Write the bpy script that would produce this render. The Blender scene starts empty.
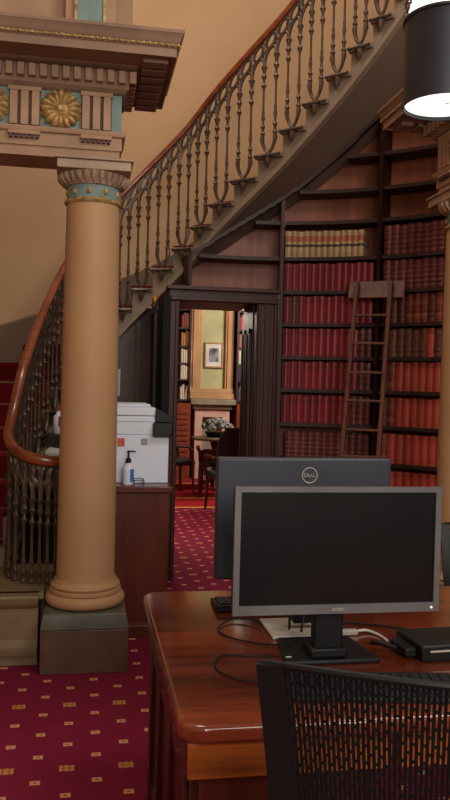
import bpy, math, random
import numpy as np
from mathutils import Matrix, Vector
random.seed(7)
PI = math.pi
SC = bpy.context.scene
COL = SC.collection

# ------------------------------------------------------------------ camera
cam = bpy.data.cameras.new('camera'); cam_o = bpy.data.objects.new('camera', cam); COL.objects.link(cam_o)
cam.sensor_fit = 'VERTICAL'; cam.sensor_height = 36.0; cam.lens = 36.0
cam.clip_start = 0.05; cam.clip_end = 100
yaw, pit, rol = math.radians(10), math.radians(1.07), math.radians(1.4)
fw = Vector((math.sin(yaw)*math.cos(pit), math.cos(yaw)*math.cos(pit), -math.sin(pit)))
r0 = Vector((math.cos(yaw), -math.sin(yaw), 0)); u0 = r0.cross(fw)
rt = r0*math.cos(rol) + u0*math.sin(rol); up = u0*math.cos(rol) - r0*math.sin(rol)
M = Matrix((rt, up, -fw)).transposed().to_4x4(); M.translation = Vector((0, 0, 1.5))
cam_o.matrix_world = M
SC.camera = cam_o

# ------------------------------------------------------------------ world, lights, exposure
w = bpy.data.worlds.new('hall_ambient'); SC.world = w; w.use_nodes = True
w.node_tree.nodes['Background'].inputs[0].default_value = (1.0, 0.84, 0.70, 1)
w.node_tree.nodes['Background'].inputs[1].default_value = 0.18

def area(name, loc, target, size, power, col):
    l = bpy.data.lights.new(name, 'AREA'); l.shape = 'SQUARE'; l.size = size; l.energy = power; l.color = col
    o = bpy.data.objects.new(name, l); COL.objects.link(o); o.location = loc
    o.rotation_euler = (Vector(target)-Vector(loc)).to_track_quat('-Z', 'Y').to_euler()
    return o
area('hall_key_light', (2.6, 0.8, 5.2), (0.6, 4.5, 1.4), 1.6, 95, (1.0, 0.92, 0.82))  # unseen key light, added to light the columns from the upper right
area('hall_front_fill', (0.9, -3.0, 3.2), (1.1, 5.0, 1.8), 2.4, 175, (1.0, 0.93, 0.86))  # not a window: unseen frontal fill added to brighten the bookcases
area('stairwell_fill', (0.0, 4.4, 7.0), (-1.2, 6.2, 2.0), 1.2, 85, (1.0, 0.90, 0.78))  # unseen fill added high over the stairs to lighten the left wall
area('reading_room_unseen_light', (3.4, 10.6, 3.3), (1.9, 11.9, 0.8), 1.2, 150, (1.0, 0.90, 0.78))
area('reading_room_unseen_light', (0.45, 8.5, 2.6), (1.1, 6.9, 0.2), 0.9, 62, (1.0, 0.86, 0.70))  # added out of view to brighten the passage carpet and doorway reveal

vs = SC.view_settings
SC.display_settings.display_device = 'sRGB'
vs.view_transform = 'Standard'; vs.look = 'None'; vs.gamma = 1.0; vs.use_curve_mapping = False
vs.exposure = 0.0

# ------------------------------------------------------------------ materials
def lin(c):
    return tuple(((v/255)/12.92 if v/255 <= .04045 else ((v/255+.055)/1.055)**2.4) for v in c) + (1,)
def mat(name, c, rough=.5, metal=0, c2=None, scale=(6, 6, 6), bump=0, spec=.5, rnd=0, coat=0, detail=4, emit=None):
    m = bpy.data.materials.new(name); m.use_nodes = True
    nt = m.node_tree; N = nt.nodes; L = nt.links; b = N['Principled BSDF']
    b.inputs['Roughness'].default_value = rough; b.inputs['Metallic'].default_value = metal
    b.inputs['Specular IOR Level'].default_value = spec; b.inputs['Coat Weight'].default_value = coat
    b.inputs['Coat Roughness'].default_value = .08
    if c2 is None: c2 = tuple(v*.86 for v in c)
    tc = N.new('ShaderNodeTexCoord'); mp = N.new('ShaderNodeMapping'); nz = N.new('ShaderNodeTexNoise')
    mp.inputs['Scale'].default_value = scale; nz.inputs['Scale'].default_value = 1; nz.inputs['Detail'].default_value = detail
    L.new(tc.outputs['Object'], mp.inputs[0]); L.new(mp.outputs[0], nz.inputs[0])
    mx = N.new('ShaderNodeMix'); mx.data_type = 'RGBA'
    mx.inputs[6].default_value = lin(c2); mx.inputs[7].default_value = lin(c)
    rp = N.new('ShaderNodeMapRange'); rp.inputs[1].default_value = .32; rp.inputs[2].default_value = .68
    L.new(nz.outputs[0], rp.inputs[0]); L.new(rp.outputs[0], mx.inputs[0])
    out = mx.outputs[2]
    if rnd:
        oi = N.new('ShaderNodeObjectInfo'); hs = N.new('ShaderNodeHueSaturation')
        mr = N.new('ShaderNodeMapRange'); mr.inputs[3].default_value = 1-rnd; mr.inputs[4].default_value = 1+rnd
        L.new(oi.outputs['Random'], mr.inputs[0]); L.new(mr.outputs[0], hs.inputs['Value']); L.new(out, hs.inputs['Color']); out = hs.outputs[0]
    L.new(out, b.inputs['Base Color'])
    if bump:
        bp = N.new('ShaderNodeBump'); bp.inputs['Strength'].default_value = bump; bp.inputs['Distance'].default_value = .01
        L.new(nz.outputs[0], bp.inputs['Height']); L.new(bp.outputs[0], b.inputs['Normal'])
    if emit:
        b.inputs['Emission Color'].default_value = lin(emit[0]); b.inputs['Emission Strength'].default_value = emit[1]
    return m
def bands(m, stops):
    """colour bands along the height of a book spine (generated z), mixed over the leather colour"""
    nt = m.node_tree; N = nt.nodes; L = nt.links; b = N['Principled BSDF']
    src = b.inputs['Base Color'].links[0].from_socket
    tc = N.new('ShaderNodeTexCoord'); sp = N.new('ShaderNodeSeparateXYZ'); L.new(tc.outputs['Generated'], sp.inputs[0])
    for (z0, z1, c, f) in stops:
        a = N.new('ShaderNodeMath'); a.operation = 'GREATER_THAN'; a.inputs[1].default_value = z0; L.new(sp.outputs[2], a.inputs[0])
        d = N.new('ShaderNodeMath'); d.operation = 'LESS_THAN'; d.inputs[1].default_value = z1; L.new(sp.outputs[2], d.inputs[0])
        e = N.new('ShaderNodeMath'); e.operation = 'MULTIPLY'; L.new(a.outputs[0], e.inputs[0]); L.new(d.outputs[0], e.inputs[1])
        g = N.new('ShaderNodeMath'); g.operation = 'MULTIPLY'; g.inputs[1].default_value = f; L.new(e.outputs[0], g.inputs[0])
        mx = N.new('ShaderNodeMix'); mx.data_type = 'RGBA'; mx.inputs[7].default_value = lin(c)
        L.new(g.outputs[0], mx.inputs[0]); L.new(src, mx.inputs[6]); src = mx.outputs[2]
    L.new(src, b.inputs['Base Color'])
    return m

m_wall = mat('tan_plaster', (192, 156, 120), .8, c2=(184, 148, 112), scale=(1.5, 1.5, 1.5), spec=.2)
m_dado = mat('grey_brown_dado_paint', (120, 98, 78), .7, scale=(3, 3, 3), spec=.3)
m_colm = mat('column_ochre_paint', (186, 146, 106), .55, c2=(176, 136, 98), scale=(2, 2, 2), spec=.35)
m_cap = mat('capital_taupe_paint', (176, 148, 122), .5, scale=(8, 8, 8))
m_ent = mat('entablature_taupe_paint', (178, 142, 112), .6, scale=(5, 5, 5), spec=.3)
m_corn = mat('cornice_taupe_paint', (150, 120, 98), .6, scale=(5, 5, 5), spec=.3)
m_teal = mat('teal_paint', (126, 150, 144), .6, scale=(8, 8, 8), spec=.3)
m_gold = mat('gilding', (206, 172, 112), .45, .3, c2=(136, 104, 62), scale=(40, 40, 40), bump=.3)
m_groove = mat('dark_red_brown_paint', (88, 54, 46), .6)
m_plow = mat('brown_marble', (92, 68, 54), .45, c2=(78, 58, 46), scale=(9, 9, 9))
m_pup = mat('grey_green_marble', (96, 94, 82), .4, c2=(80, 78, 68), scale=(9, 9, 9))
m_stone = mat('painted_stone', (128, 106, 78), .6, c2=(108, 90, 66), scale=(5, 5, 5), bump=.1)
m_sstep = mat('stair_stone', (132, 112, 92), .6, c2=(116, 98, 80), scale=(5, 5, 5))
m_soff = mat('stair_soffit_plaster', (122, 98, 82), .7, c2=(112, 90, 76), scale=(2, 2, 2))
m_iron = mat('bronzed_iron', (98, 78, 62), .42, .4, c2=(66, 54, 46), scale=(25, 25, 25), spec=.5)
m_rail = mat('polished_mahogany', (142, 68, 34), .3, c2=(104, 46, 23), scale=(6, 6, 30), coat=.3)
m_wood = mat('dark_mahogany', (72, 32, 24), .45, c2=(50, 22, 16), scale=(14, 14, 1.6), spec=.35)
m_woodv = mat('dark_panelling', (62, 34, 28), .45, c2=(40, 22, 19), scale=(18, 18, 1.2))
m_back = mat('bookcase_backboards', (156, 88, 62), .5, c2=(118, 64, 46), scale=(11, 11, .8))
m_shelf = mat('shelf_mahogany', (56, 30, 24), .55, c2=(44, 23, 18), scale=(8, 8, 8))
m_ladder = mat('ladder_oak', (116, 66, 44), .5, c2=(88, 48, 32), scale=(30, 30, 3))
m_desk = mat('varnished_desk_wood', (122, 54, 28), .13, c2=(74, 29, 15), scale=(1.6, 16, 16), coat=.6, detail=6)
m_apron = mat('drawer_wood_with_reflection', (190, 104, 42), .22, c2=(112, 52, 22), scale=(2, 30, 30), coat=.4, detail=6)  # lighter than the desk wood: reflected light put into the drawer colour
m_deskd = mat('dark_desk_panel', (74, 32, 22), .35, c2=(48, 20, 15), scale=(16, 16, 2), coat=.3)
m_cab = mat('cabinet_mahogany', (104, 44, 30), .35, c2=(76, 30, 22), scale=(14, 14, 1.5), coat=.3)
m_black = mat('black_plastic', (19, 19, 21), .5, spec=.35)
m_blackg = mat('dark_glass_screen', (20, 20, 21), .3, spec=.4)
m_navy = mat('dark_slate_plastic', (52, 56, 66), .42)
m_silver = mat('silver_grey_plastic', (112, 110, 110), .4)
m_lgrey = mat('light_grey_plastic', (190, 182, 170), .45)
m_white = mat('white_plastic', (222, 228, 240), .45, c2=(216, 222, 234))
m_whitel = mat('off_white_print', (225, 222, 214), .6)
m_orange = mat('orange_sticker', (222, 92, 62), .6)
m_greyl = mat('grey_sticker', (160, 160, 160), .6)
m_blue = mat('blue_label', (70, 130, 200), .5)
m_redp = mat('red_label', (176, 40, 44), .5)
m_paper = mat('paper', (228, 214, 188), .8)
m_brass = mat('amber_brass', (176, 118, 44), .4, .5)
m_green = mat('sage_wall_paint', (190, 188, 142), .8, scale=(2, 2, 2), spec=.2)
m_pier = mat('ochre_pilaster_paint', (196, 152, 108), .65, scale=(2, 2, 2), spec=.3)
m_mant = mat('grey_green_stone', (146, 138, 116), .5)
m_pink = mat('pale_pink_marble', (216, 182, 166), .4, c2=(196, 160, 146), scale=(10, 10, 10))
m_greyt = mat('grey_tile', (150, 138, 128), .5)
m_rwood = mat('red_brown_wainscot', (140, 62, 34), .4, c2=(112, 46, 26), scale=(12, 12, 2))
m_leath = mat('black_leather', (30, 27, 28), .35)
m_speck = mat('black_and_white_flowers', (150, 156, 152), .6, c2=(16, 18, 20), scale=(42, 42, 42), detail=1)
m_opal = mat('lit_opal_glass', (255, 250, 240), .4, emit=((255, 250, 240), 1.3))
m_shade = mat('dark_shade', (40, 40, 52), .5, c2=(34, 32, 42), scale=(4, 4, 4))
m_mesh = mat('black_chair_mesh', (15, 15, 17), .7, spec=.2)
m_runner = mat('red_stair_carpet', (112, 24, 28), .95, c2=(92, 18, 22), scale=(40, 40, 40), spec=.1)
m_carpetgold = mat('gold_carpet_border', (206, 150, 84), .9, spec=.1, scale=(60, 60, 60))
m_rug = mat('red_rug_pile', (158, 30, 38), .95, c2=(132, 22, 30), scale=(60, 60, 60), spec=.1)

def carpet():
    m = bpy.data.materials.new('burgundy_carpet_with_motifs'); m.use_nodes = True
    nt = m.node_tree; N = nt.nodes; L = nt.links; b = N['Principled BSDF']
    b.inputs['Roughness'].default_value = .95; b.inputs['Specular IOR Level'].default_value = .1
    tc = N.new('ShaderNodeTexCoord'); sp = N.new('ShaderNodeSeparateXYZ'); L.new(tc.outputs['Object'], sp.inputs[0])
    def mth(op, a, bb=None, c=None):
        n = N.new('ShaderNodeMath'); n.operation = op
        for k, v in enumerate((a, bb, c)):
            if v is None: continue
            if isinstance(v, (int, float)): n.inputs[k].default_value = v
            else: L.new(v, n.inputs[k])
        return n.outputs[0]
    u = mth('ADD', mth('DIVIDE', mth('SUBTRACT', sp.outputs[0], .078), .1143), 400.5)
    iu = mth('FLOOR', u); fu = mth('SUBTRACT', mth('FRACT', u), .5)
    odd = mth('MODULO', iu, 2)
    v = mth('ADD', mth('DIVIDE', mth('SUBTRACT', sp.outputs[1], 4.058), .2065), mth('ADD', mth('MULTIPLY', odd, .5), 300.5))
    iv = mth('FLOOR', v); fv = mth('SUBTRACT', mth('FRACT', v), .5)
    au = mth('MULTIPLY', mth('ABSOLUTE', fu), .1143); av = mth('MULTIPLY', mth('ABSOLUTE', fv), .2065)
    big = mth('MULTIPLY', odd, mth('LESS_THAN', mth('MODULO', mth('ADD', iv, mth('MULTIPLY', iu, 1.5)), 3), 1.1))
    hw = mth('ADD', .019, mth('MULTIPLY', big, .010)); hh = mth('ADD', .016, mth('MULTIPLY', big, .008))
    inside = mth('MULTIPLY', mth('LESS_THAN', au, hw), mth('LESS_THAN', av, hh))
    cu = mth('ABSOLUTE', mth('SUBTRACT', au, mth('MULTIPLY', big, .012)))
    dot = mth('MULTIPLY', mth('LESS_THAN', cu, .006), mth('LESS_THAN', av, .005))
    notch = mth('MULTIPLY', mth('LESS_THAN', mth('ABSOLUTE', mth('SUBTRACT', au, .013)), mth('MULTIPLY', big, .002)), mth('GREATER_THAN', av, .012))
    ins = mth('MULTIPLY', inside, mth('SUBTRACT', 1, mth('MAXIMUM', mth('MULTIPLY', dot, .75), notch)))
    nz = N.new('ShaderNodeTexNoise'); nz.inputs['Scale'].default_value = 160; L.new(tc.outputs['Object'], nz.inputs[0])
    nz2 = N.new('ShaderNodeTexNoise'); nz2.inputs['Scale'].default_value = 9; L.new(tc.outputs['Object'], nz2.inputs[0])
    m1 = N.new('ShaderNodeMix'); m1.data_type = 'RGBA'; m1.inputs[6].default_value = lin((100, 22, 44)); m1.inputs[7].default_value = lin((132, 32, 58))
    L.new(mth('MULTIPLY', mth('ADD', nz.outputs[0], nz2.outputs[0]), .5), m1.inputs[0])
    gold = N.new('ShaderNodeMix'); gold.data_type = 'RGBA'; gold.inputs[6].default_value = lin((204, 146, 108)); gold.inputs[7].default_value = lin((186, 128, 70)); L.new(big, gold.inputs[0])
    m2 = N.new('ShaderNodeMix'); m2.data_type = 'RGBA'; L.new(mth('MULTIPLY', ins, .92), m2.inputs[0]); L.new(m1.outputs[2], m2.inputs[6]); L.new(gold.outputs[2], m2.inputs[7])
    L.new(m2.outputs[2], b.inputs['Base Color'])
    bp = N.new('ShaderNodeBump'); bp.inputs['Strength'].default_value = .3; bp.inputs['Distance'].default_value = .004
    L.new(nz.outputs[0], bp.inputs['Height']); L.new(bp.outputs[0], b.inputs['Normal'])
    return m
m_carpet = carpet()
def desk_bands(m):
    # tone varies in left-to-right bands; the band along the front edge is lighter
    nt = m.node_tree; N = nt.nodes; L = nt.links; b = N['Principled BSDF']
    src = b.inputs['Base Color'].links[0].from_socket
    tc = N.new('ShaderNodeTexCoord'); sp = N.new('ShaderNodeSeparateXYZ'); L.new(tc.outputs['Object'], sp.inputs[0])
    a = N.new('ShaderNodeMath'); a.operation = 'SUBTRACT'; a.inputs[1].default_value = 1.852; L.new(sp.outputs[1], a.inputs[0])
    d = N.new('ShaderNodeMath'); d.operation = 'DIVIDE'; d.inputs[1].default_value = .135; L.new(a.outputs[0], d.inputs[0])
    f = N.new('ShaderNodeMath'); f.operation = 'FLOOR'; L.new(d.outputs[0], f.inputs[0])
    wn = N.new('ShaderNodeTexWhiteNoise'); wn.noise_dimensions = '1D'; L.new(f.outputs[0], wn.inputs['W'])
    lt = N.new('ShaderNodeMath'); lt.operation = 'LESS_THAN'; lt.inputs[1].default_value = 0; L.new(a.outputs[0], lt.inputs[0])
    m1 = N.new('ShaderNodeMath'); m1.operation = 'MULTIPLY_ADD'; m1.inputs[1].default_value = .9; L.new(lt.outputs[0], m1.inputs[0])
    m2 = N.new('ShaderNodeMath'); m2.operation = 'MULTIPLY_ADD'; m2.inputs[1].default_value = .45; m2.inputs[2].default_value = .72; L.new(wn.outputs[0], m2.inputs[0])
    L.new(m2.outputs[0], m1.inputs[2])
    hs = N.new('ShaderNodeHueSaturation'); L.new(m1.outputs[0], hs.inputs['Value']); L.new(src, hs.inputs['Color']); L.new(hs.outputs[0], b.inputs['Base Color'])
desk_bands(m_desk)

# ------------------------------------------------------------------ mesh builder
class MB:
    def __init__(s): s.v = []; s.f = []; s.m = []
    def add(s, verts, faces, mi=0):
        n = len(s.v); s.v += [tuple(map(float, p)) for p in verts]
        for f in faces: s.f.append(tuple(i+n for i in f)); s.m.append(mi)
        return s
    def box(s, x0, x1, y0, y1, z0, z1, mi=0):
        return s.add([(x0,y0,z0),(x1,y0,z0),(x1,y1,z0),(x0,y1,z0),(x0,y0,z1),(x1,y0,z1),(x1,y1,z1),(x0,y1,z1)],
                     [(0,3,2,1),(4,5,6,7),(0,1,5,4),(1,2,6,5),(2,3,7,6),(3,0,4,7)], mi)
    def obox(s, o, ax, ay, az, mi=0):
        o, ax, ay, az = map(Vector, (o, ax, ay, az))
        p = [o, o+ax, o+ax+ay, o+ay]; p += [q+az for q in p]
        fs = [(0,3,2,1),(4,5,6,7),(0,1,5,4),(1,2,6,5),(2,3,7,6),(3,0,4,7)]
        if ax.cross(ay).dot(az) < 0: fs = [tuple(reversed(f)) for f in fs]
        return s.add(p, fs, mi)
    def prism(s, poly, z0, z1, mi=0):
        n = len(poly)
        a = sum(poly[i][0]*poly[(i+1)%n][1]-poly[(i+1)%n][0]*poly[i][1] for i in range(n))
        if a < 0: poly = poly[::-1]
        v = [(x,y,z0) for x,y in poly]+[(x,y,z1) for x,y in poly]
        f = [tuple(range(n-1,-1,-1)), tuple(range(n,2*n))]+[(i,(i+1)%n,n+(i+1)%n,n+i) for i in range(n)]
        return s.add(v, f, mi)
    def lathe(s, prof, c=(0,0,0), seg=24, mi=0, axis='z', cap=True):
        v = []; n = len(prof)
        for k in range(seg):
            a = 2*PI*k/seg
            for r, z in prof:
                p = (r*math.cos(a), r*math.sin(a), z)
                if axis == 'y': p = (p[0], p[2], -p[1])
                if axis == 'x': p = (p[2], p[0], p[1])
                v.append((c[0]+p[0], c[1]+p[1], c[2]+p[2]))
        f = []
        for k in range(seg):
            k2 = (k+1) % seg
            for j in range(n-1):
                f.append((k*n+j, k2*n+j, k2*n+j+1, k*n+j+1))
        if cap: f.append(tuple(k*n+n-1 for k in range(seg))); f.append(tuple(k*n for k in range(seg-1,-1,-1)))
        return s.add(v, f, mi)
    def tube(s, pts, r, seg=8, mi=0, closed=False):
        P = [Vector(p) for p in pts]; n = len(P); v = []; up = None
        rr = r if isinstance(r, (list, tuple)) else [r]*n
        for i in range(n):
            t = (P[(i+1) % n]-P[i-1]) if closed else (P[min(i+1, n-1)]-P[max(i-1, 0)])
            t.normalize()
            if up is None: up = Vector((0,0,1)) if abs(t.z) < .9 else Vector((1,0,0))
            a = t.cross(up)
            if a.length < 1e-4: a = t.cross(Vector((0,1,.3)))
            a.normalize(); b = a.cross(t); up = b
            for k in range(seg):
                q = 2*PI*k/seg; v.append(P[i]+(a*math.cos(q)+b*math.sin(q))*rr[i])
        f = []
        for i in range(n if closed else n-1):
            j = (i+1) % n
            for k in range(seg):
                k2 = (k+1) % seg; f.append((i*seg+k, i*seg+k2, j*seg+k2, j*seg+k))
        if not closed: f += [tuple(range(seg-1,-1,-1)), tuple((n-1)*seg+k for k in range(seg))]
        return s.add(v, f, mi)
    def loft(s, rings, mi=0, cap=True, closed=True):
        n = len(rings[0]); v = [p for r in rings for p in r]; f = []
        for i in range(len(rings)-1):
            for k in range(n if closed else n-1):
                k2 = (k+1) % n; f.append((i*n+k, i*n+k2, (i+1)*n+k2, (i+1)*n+k))
        if cap and closed: f += [tuple(range(n-1,-1,-1)), tuple((len(rings)-1)*n+k for k in range(n))]
        return s.add(v, f, mi)
    def mesh(s, name, mats):
        me = bpy.data.meshes.new(name); me.from_pydata(s.v, [], s.f)
        for m in (mats if isinstance(mats, (list, tuple)) else [mats]): me.materials.append(m)
        me.polygons.foreach_set('material_index', s.m)
        me.update()
        return me
    def build(s, name, mats, parent=None, loc=(0,0,0), world=True, bevel=0, smooth=True, fix=True, seg=2):
        me = s.mesh(name, mats)
        if fix:
            import bmesh
            b = bmesh.new(); b.from_mesh(me); bmesh.ops.recalc_face_normals(b, faces=b.faces[:]); b.to_mesh(me); b.free()
        if smooth:
            me.polygons.foreach_set('use_smooth', [True]*len(me.polygons))
            me.set_sharp_from_angle(angle=math.radians(38))
        o = bpy.data.objects.new(name, me); COL.objects.link(o); o.location = loc
        if parent:
            o.parent = parent
            if world:
                q = Vector(parent.location); pp = parent.parent
                while pp: q = q+Vector(pp.location); pp = pp.parent
                if parent.type == 'MESH': q = q*0 if parent.get('_w') else q
                o.matrix_parent_inverse = Matrix.Translation(-q)
        if bevel:
            bv = o.modifiers.new('bevel', 'BEVEL'); bv.width = bevel; bv.segments = seg; bv.limit_method = 'ANGLE'
        return o
def sub(mb, name, mats, parent, **k):      # a sub-part: the parent is a mesh already in its own thing's space
    return mb.build(name, mats, parent, world=False, **k)
def tag(o, label, cat, group=None):
    o['label'] = label; o['category'] = cat
    if group: o['group'] = group
    return o
def thing(name, label, cat, loc=(0,0,0), rz=0, group=None):
    o = bpy.data.objects.new(name, None); COL.objects.link(o); o.location = loc; o.rotation_euler = (0,0,rz)
    o.empty_display_size = .1
    return tag(o, label, cat, group)
def struct(o): o['kind'] = 'structure'; return o
def copy_tree(o, parent=None):
    c = o.copy(); COL.objects.link(c)
    if parent: c.parent = parent
    for ch in list(o.children): copy_tree(ch, c)
    return c
def text_mb(txt, size, mats_name, fn, depth=.0006):
    cu = bpy.data.curves.new('lettering', 'FONT'); cu.body = txt; cu.size = size; cu.align_x = 'CENTER'; cu.align_y = 'CENTER'; cu.extrude = depth
    ob = bpy.data.objects.new('lettering', cu); COL.objects.link(ob)
    dg = bpy.context.evaluated_depsgraph_get(); me = bpy.data.meshes.new_from_object(ob.evaluated_get(dg))
    mb = MB(); mb.add([fn(*v.co) for v in me.vertices], [tuple(p.vertices) for p in me.polygons])
    bpy.data.objects.remove(ob); bpy.data.curves.remove(cu); bpy.data.meshes.remove(me)
    return mb
ORD = ['first','second','third','fourth','fifth','sixth','seventh','eighth','ninth','tenth','eleventh','twelfth','thirteenth','fourteenth','fifteenth','sixteenth']

# ------------------------------------------------------------------ stair curve (inner edge, in plan) and its rise
KS = [(-21.6,-.08,4.80),(-20.8,-.085,4.90),(-20.0,.0,4.93),(-19.2,.07,4.80),(-18.2,.01,4.64),(-17,-.15,4.50),(-15.6,-.33,4.52),(-14.8,-.435,4.65),
      (-14,-.455,4.87),(-12,-.415,5.18),(-9,-.303,5.82),(-6,-.107,6.28),(-3,.289,6.41),(0,.749,6.28),(2,1.017,6.08),(5,1.466,5.68),(9,1.947,5.21),(14,2.40,4.67)]
KR = [(-21.6,1.05),(-18.2,1.05),(-17,1.055),(-15.6,1.085),(-14.8,1.145),(-14,1.23),(-13,1.37),(-12,1.554)]
def herm(K, t):
    i = 0
    while i < len(K)-2 and t > K[i+1][0]: i += 1
    a, b = K[i], K[i+1]; h = b[0]-a[0]; x = (t-a[0])/h
    res = []
    for c in range(1, len(a)):
        def slope(j):
            if j == 0: return (K[1][c]-K[0][c])/(K[1][0]-K[0][0])
            if j == len(K)-1: return (K[-1][c]-K[-2][c])/(K[-1][0]-K[-2][0])
            return (K[j+1][c]-K[j-1][c])/(K[j+1][0]-K[j-1][0])
        m0, m1 = slope(i)*h, slope(i+1)*h
        res.append((2*x**3-3*x*x+1)*a[c]+(x**3-2*x*x+x)*m0+(-2*x**3+3*x*x)*b[c]+(x**3-x*x)*m1)
    return res
def pxy(t): return Vector(herm(KS, t))
def tanv(t): return (pxy(t+.06)-pxy(t-.06)).normalized()
def nrm(t):
    if t < -13.5: # the treads at the foot run straight out to the left
        pass
    d = tanv(t); return Vector((-d.y, d.x))
def zl(t): return 2.57+.1605*t
def zrail(t): return zl(t)+.91 if t >= -12 else herm(KR, t)[0]
def P(t, off, z):
    p = pxy(t)+nrm(t)*off; return (p.x, p.y, z)
SG = [(t, pxy(t)) for t in np.arange(-13, 13.6, .1)]
def soffit_z(x, y):
    q = Vector((x, y)); t = min(SG, key=lambda a: (a[1]-q).length)[0]
    return zl(t)-.17

# ------------------------------------------------------------------ floor, walls, far room
fl = struct(MB().box(-6, 7, -4, 14, -.05, 0).build('floor', m_carpet))
mb = MB(); ring = []
for t in np.arange(-13.9, 14.01, .3):
    zb = max(0, zl(t)-.165) if t > -6 else 0
    a = P(t, 0.87, zb); b = P(t, 0.87, 6.6); c = P(t, 0.97, zb); d = P(t, 0.97, 6.6)
    ring.append([a, b, d, c])
mb.loft(ring); wl = struct(mb.build('wall_stair', m_wall))
a = P(-13.9, 0.87, 0)
struct(MB().box(a[0]-.1, a[0], -1.5, a[1], 0, 6.6).build('wall_left', m_wall))
mb = MB(); ring = []
for t in np.arange(-13.5, 14.01, .25):
    z0, z1 = zl(t)-.1, zl(t)+.33
    ring.append([P(t, .848, z0), P(t, .848, z1), P(t, .869, z1+.012), P(t, .869, z0)])
mb.loft(ring); struct(mb.build('baseboard_stair', m_dado))

# passage behind the doorway and the reading room beyond it
struct(MB().box(.52, .62, 6.16, 7.6, 0, 2.05).build('wall_passage_left', m_woodv))
pr = MB().box(1.29, 1.40, 6.155, 6.52, 0, 2.2).build('wall_passage_right', m_wood); struct(pr)
mb = MB()
for (z0, z1) in ((.12, .75), (.85, 1.95)):
    for (y0, y1) in ((6.19, 6.33), (6.365, 6.50)):
        mb.box(1.272, 1.29, y0, y1, z0, z0+.04); mb.box(1.272, 1.29, y0, y1, z1-.04, z1)
        mb.box(1.272, 1.29, y0, y0+.035, z0, z1); mb.box(1.272, 1.29, y1-.035, y1, z0, z1)
        mb.box(1.28, 1.29, y0+.07, y1-.07, z0+.08, z1-.08)
struct(mb.build('trim_1', m_wood, bevel=.005))
struct(MB().box(.62, 1.29, 6.16, 6.75, 2.135, 2.165).build('ceiling_passage', m_woodv))
struct(MB().box(-1.2, .52, 7.6, 7.7, 0, 3.5).box(1.68, 4.6, 7.6, 7.7, 0, 3.5).box(.52, 1.68, 7.6, 7.7, 2.6, 3.5).build('wall_reading_room_front', m_rwood))
struct(MB().box(-1.3, -1.2, 7.6, 13.1, 0, 3.5).build('wall_reading_room_left', m_pier))
struct(MB().box(4.6, 4.7, 7.6, 13.1, 0, 3.5).build('wall_reading_room_right', m_pier))
struct(MB().box(-1.3, 4.7, 13.0, 13.1, 0, 3.5).build('wall_reading_room_back', m_woodv))
struct(MB().box(-1.3, 4.7, 7.6, 13.1, 3.5, 3.6).build('ceiling', m_wall))
# chimney breast
mb = MB()
mb.box(1.66, 1.84, 12.72, 13.0, 1.36, 3.5); mb.box(2.23, 2.37, 12.72, 13.0, 1.36, 3.5)
mb.box(1.70, 1.80, 12.70, 12.73, 1.42, 3.5); mb.box(2.26, 2.33, 12.70, 12.73, 1.42, 3.5)
mb.box(1.62, 2.39, 12.66, 13.0, 1.27, 1.36); mb.box(1.64, 2.38, 12.69, 13.0, 1.36, 1.44)
struct(mb.build('wall_chimney_breast', m_pier, bevel=.008))
struct(MB().box(1.84, 2.23, 12.78, 13.0, 1.44, 3.5).build('wall_chimney_panel', m_green))
fp = thing('fireplace', 'pale pink marble fireplace under the framed picture in the far room', 'fireplace', (2.08, 12.7, 0))
MB().box(1.66, 2.38, 12.50, 12.98, 1.18, 1.268).box(1.70, 2.34, 12.56, 12.98, 1.11, 1.18).build('mantel_shelf', m_mant, fp, bevel=.008)
MB().box(1.74, 1.86, 12.6, 12.98, 0, 1.11).box(2.18, 2.30, 12.6, 12.98, 0, 1.11).box(1.86, 2.18, 12.6, 12.98, .98, 1.11).build('surround', m_pink, fp, bevel=.006)
MB().box(1.86, 2.18, 12.75, 12.98, 0, .98).build('fireback', m_greyt, fp)
pt = thing('framed_picture', 'small framed monochrome print hanging on the sage green panel above the mantel', 'picture', (2.05, 12.76, 1.78))
MB().box(1.90, 2.20, 12.745, 12.78, 1.775, 1.80).box(1.90, 2.20, 12.745, 12.78, 2.16, 2.185).box(1.90, 1.922, 12.745, 12.78, 1.80, 2.16).box(2.178, 2.20, 12.745, 12.78, 1.80, 2.16).build('frame', mat('pale_oak_frame', (176, 138, 92), .5), pt)
MB().box(1.92, 2.18, 12.76, 12.78, 1.80, 2.16).build('mat_board', mat('mat_board_white', (228, 226, 216), .8), pt)
m_print = mat('monochrome_print', (168, 172, 176), .7, c2=(44, 46, 50), scale=(13, 13, 9), detail=3)
MB().box(1.975, 2.125, 12.754, 12.762, 1.87, 2.09).build('print', m_print, pt)

# far bookcases with books either side of the breast
BOOKM = {}
def far_case(x0, x1, side):
    t = thing('wall_bookcase', f'dark built-in bookcase on the {side} of the chimney breast in the far room', 'bookcase', ((x0+x1)/2, 12.85, 0), group=None)
    MB().box(x0, x0+.03, 12.6, 12.98, 1.2, 3.3).box(x1-.03, x1, 12.6, 12.98, 1.2, 3.3).box(x0, x1, 12.95, 12.98, 1.2, 3.3).build('case', m_woodv, t)
    for z in FZ + [FZ[-1]+.42]:
        MB().box(x0+.03, x1-.03, 12.62, 12.95, z-.03, z).build('shelf', m_shelf, t)
    lo = MB().box(x0, x1, 12.5, 12.98, 0, 1.2).build('lower_cupboard', m_rwood, t)
    mb = MB()
    for k in range(9): mb.box(x0+.05, x1-.05, 12.485, 12.5, .35+k*.085, .35+k*.085+.055)
    mb.build('louvred_door', m_rwood, t, bevel=.004)
    return t
FZ = [1.26, 1.58, 1.84, 2.11, 2.40, 2.70]
far_case(1.20, 1.66, 'left'); far_case(2.40, 3.1, 'right')
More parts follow.
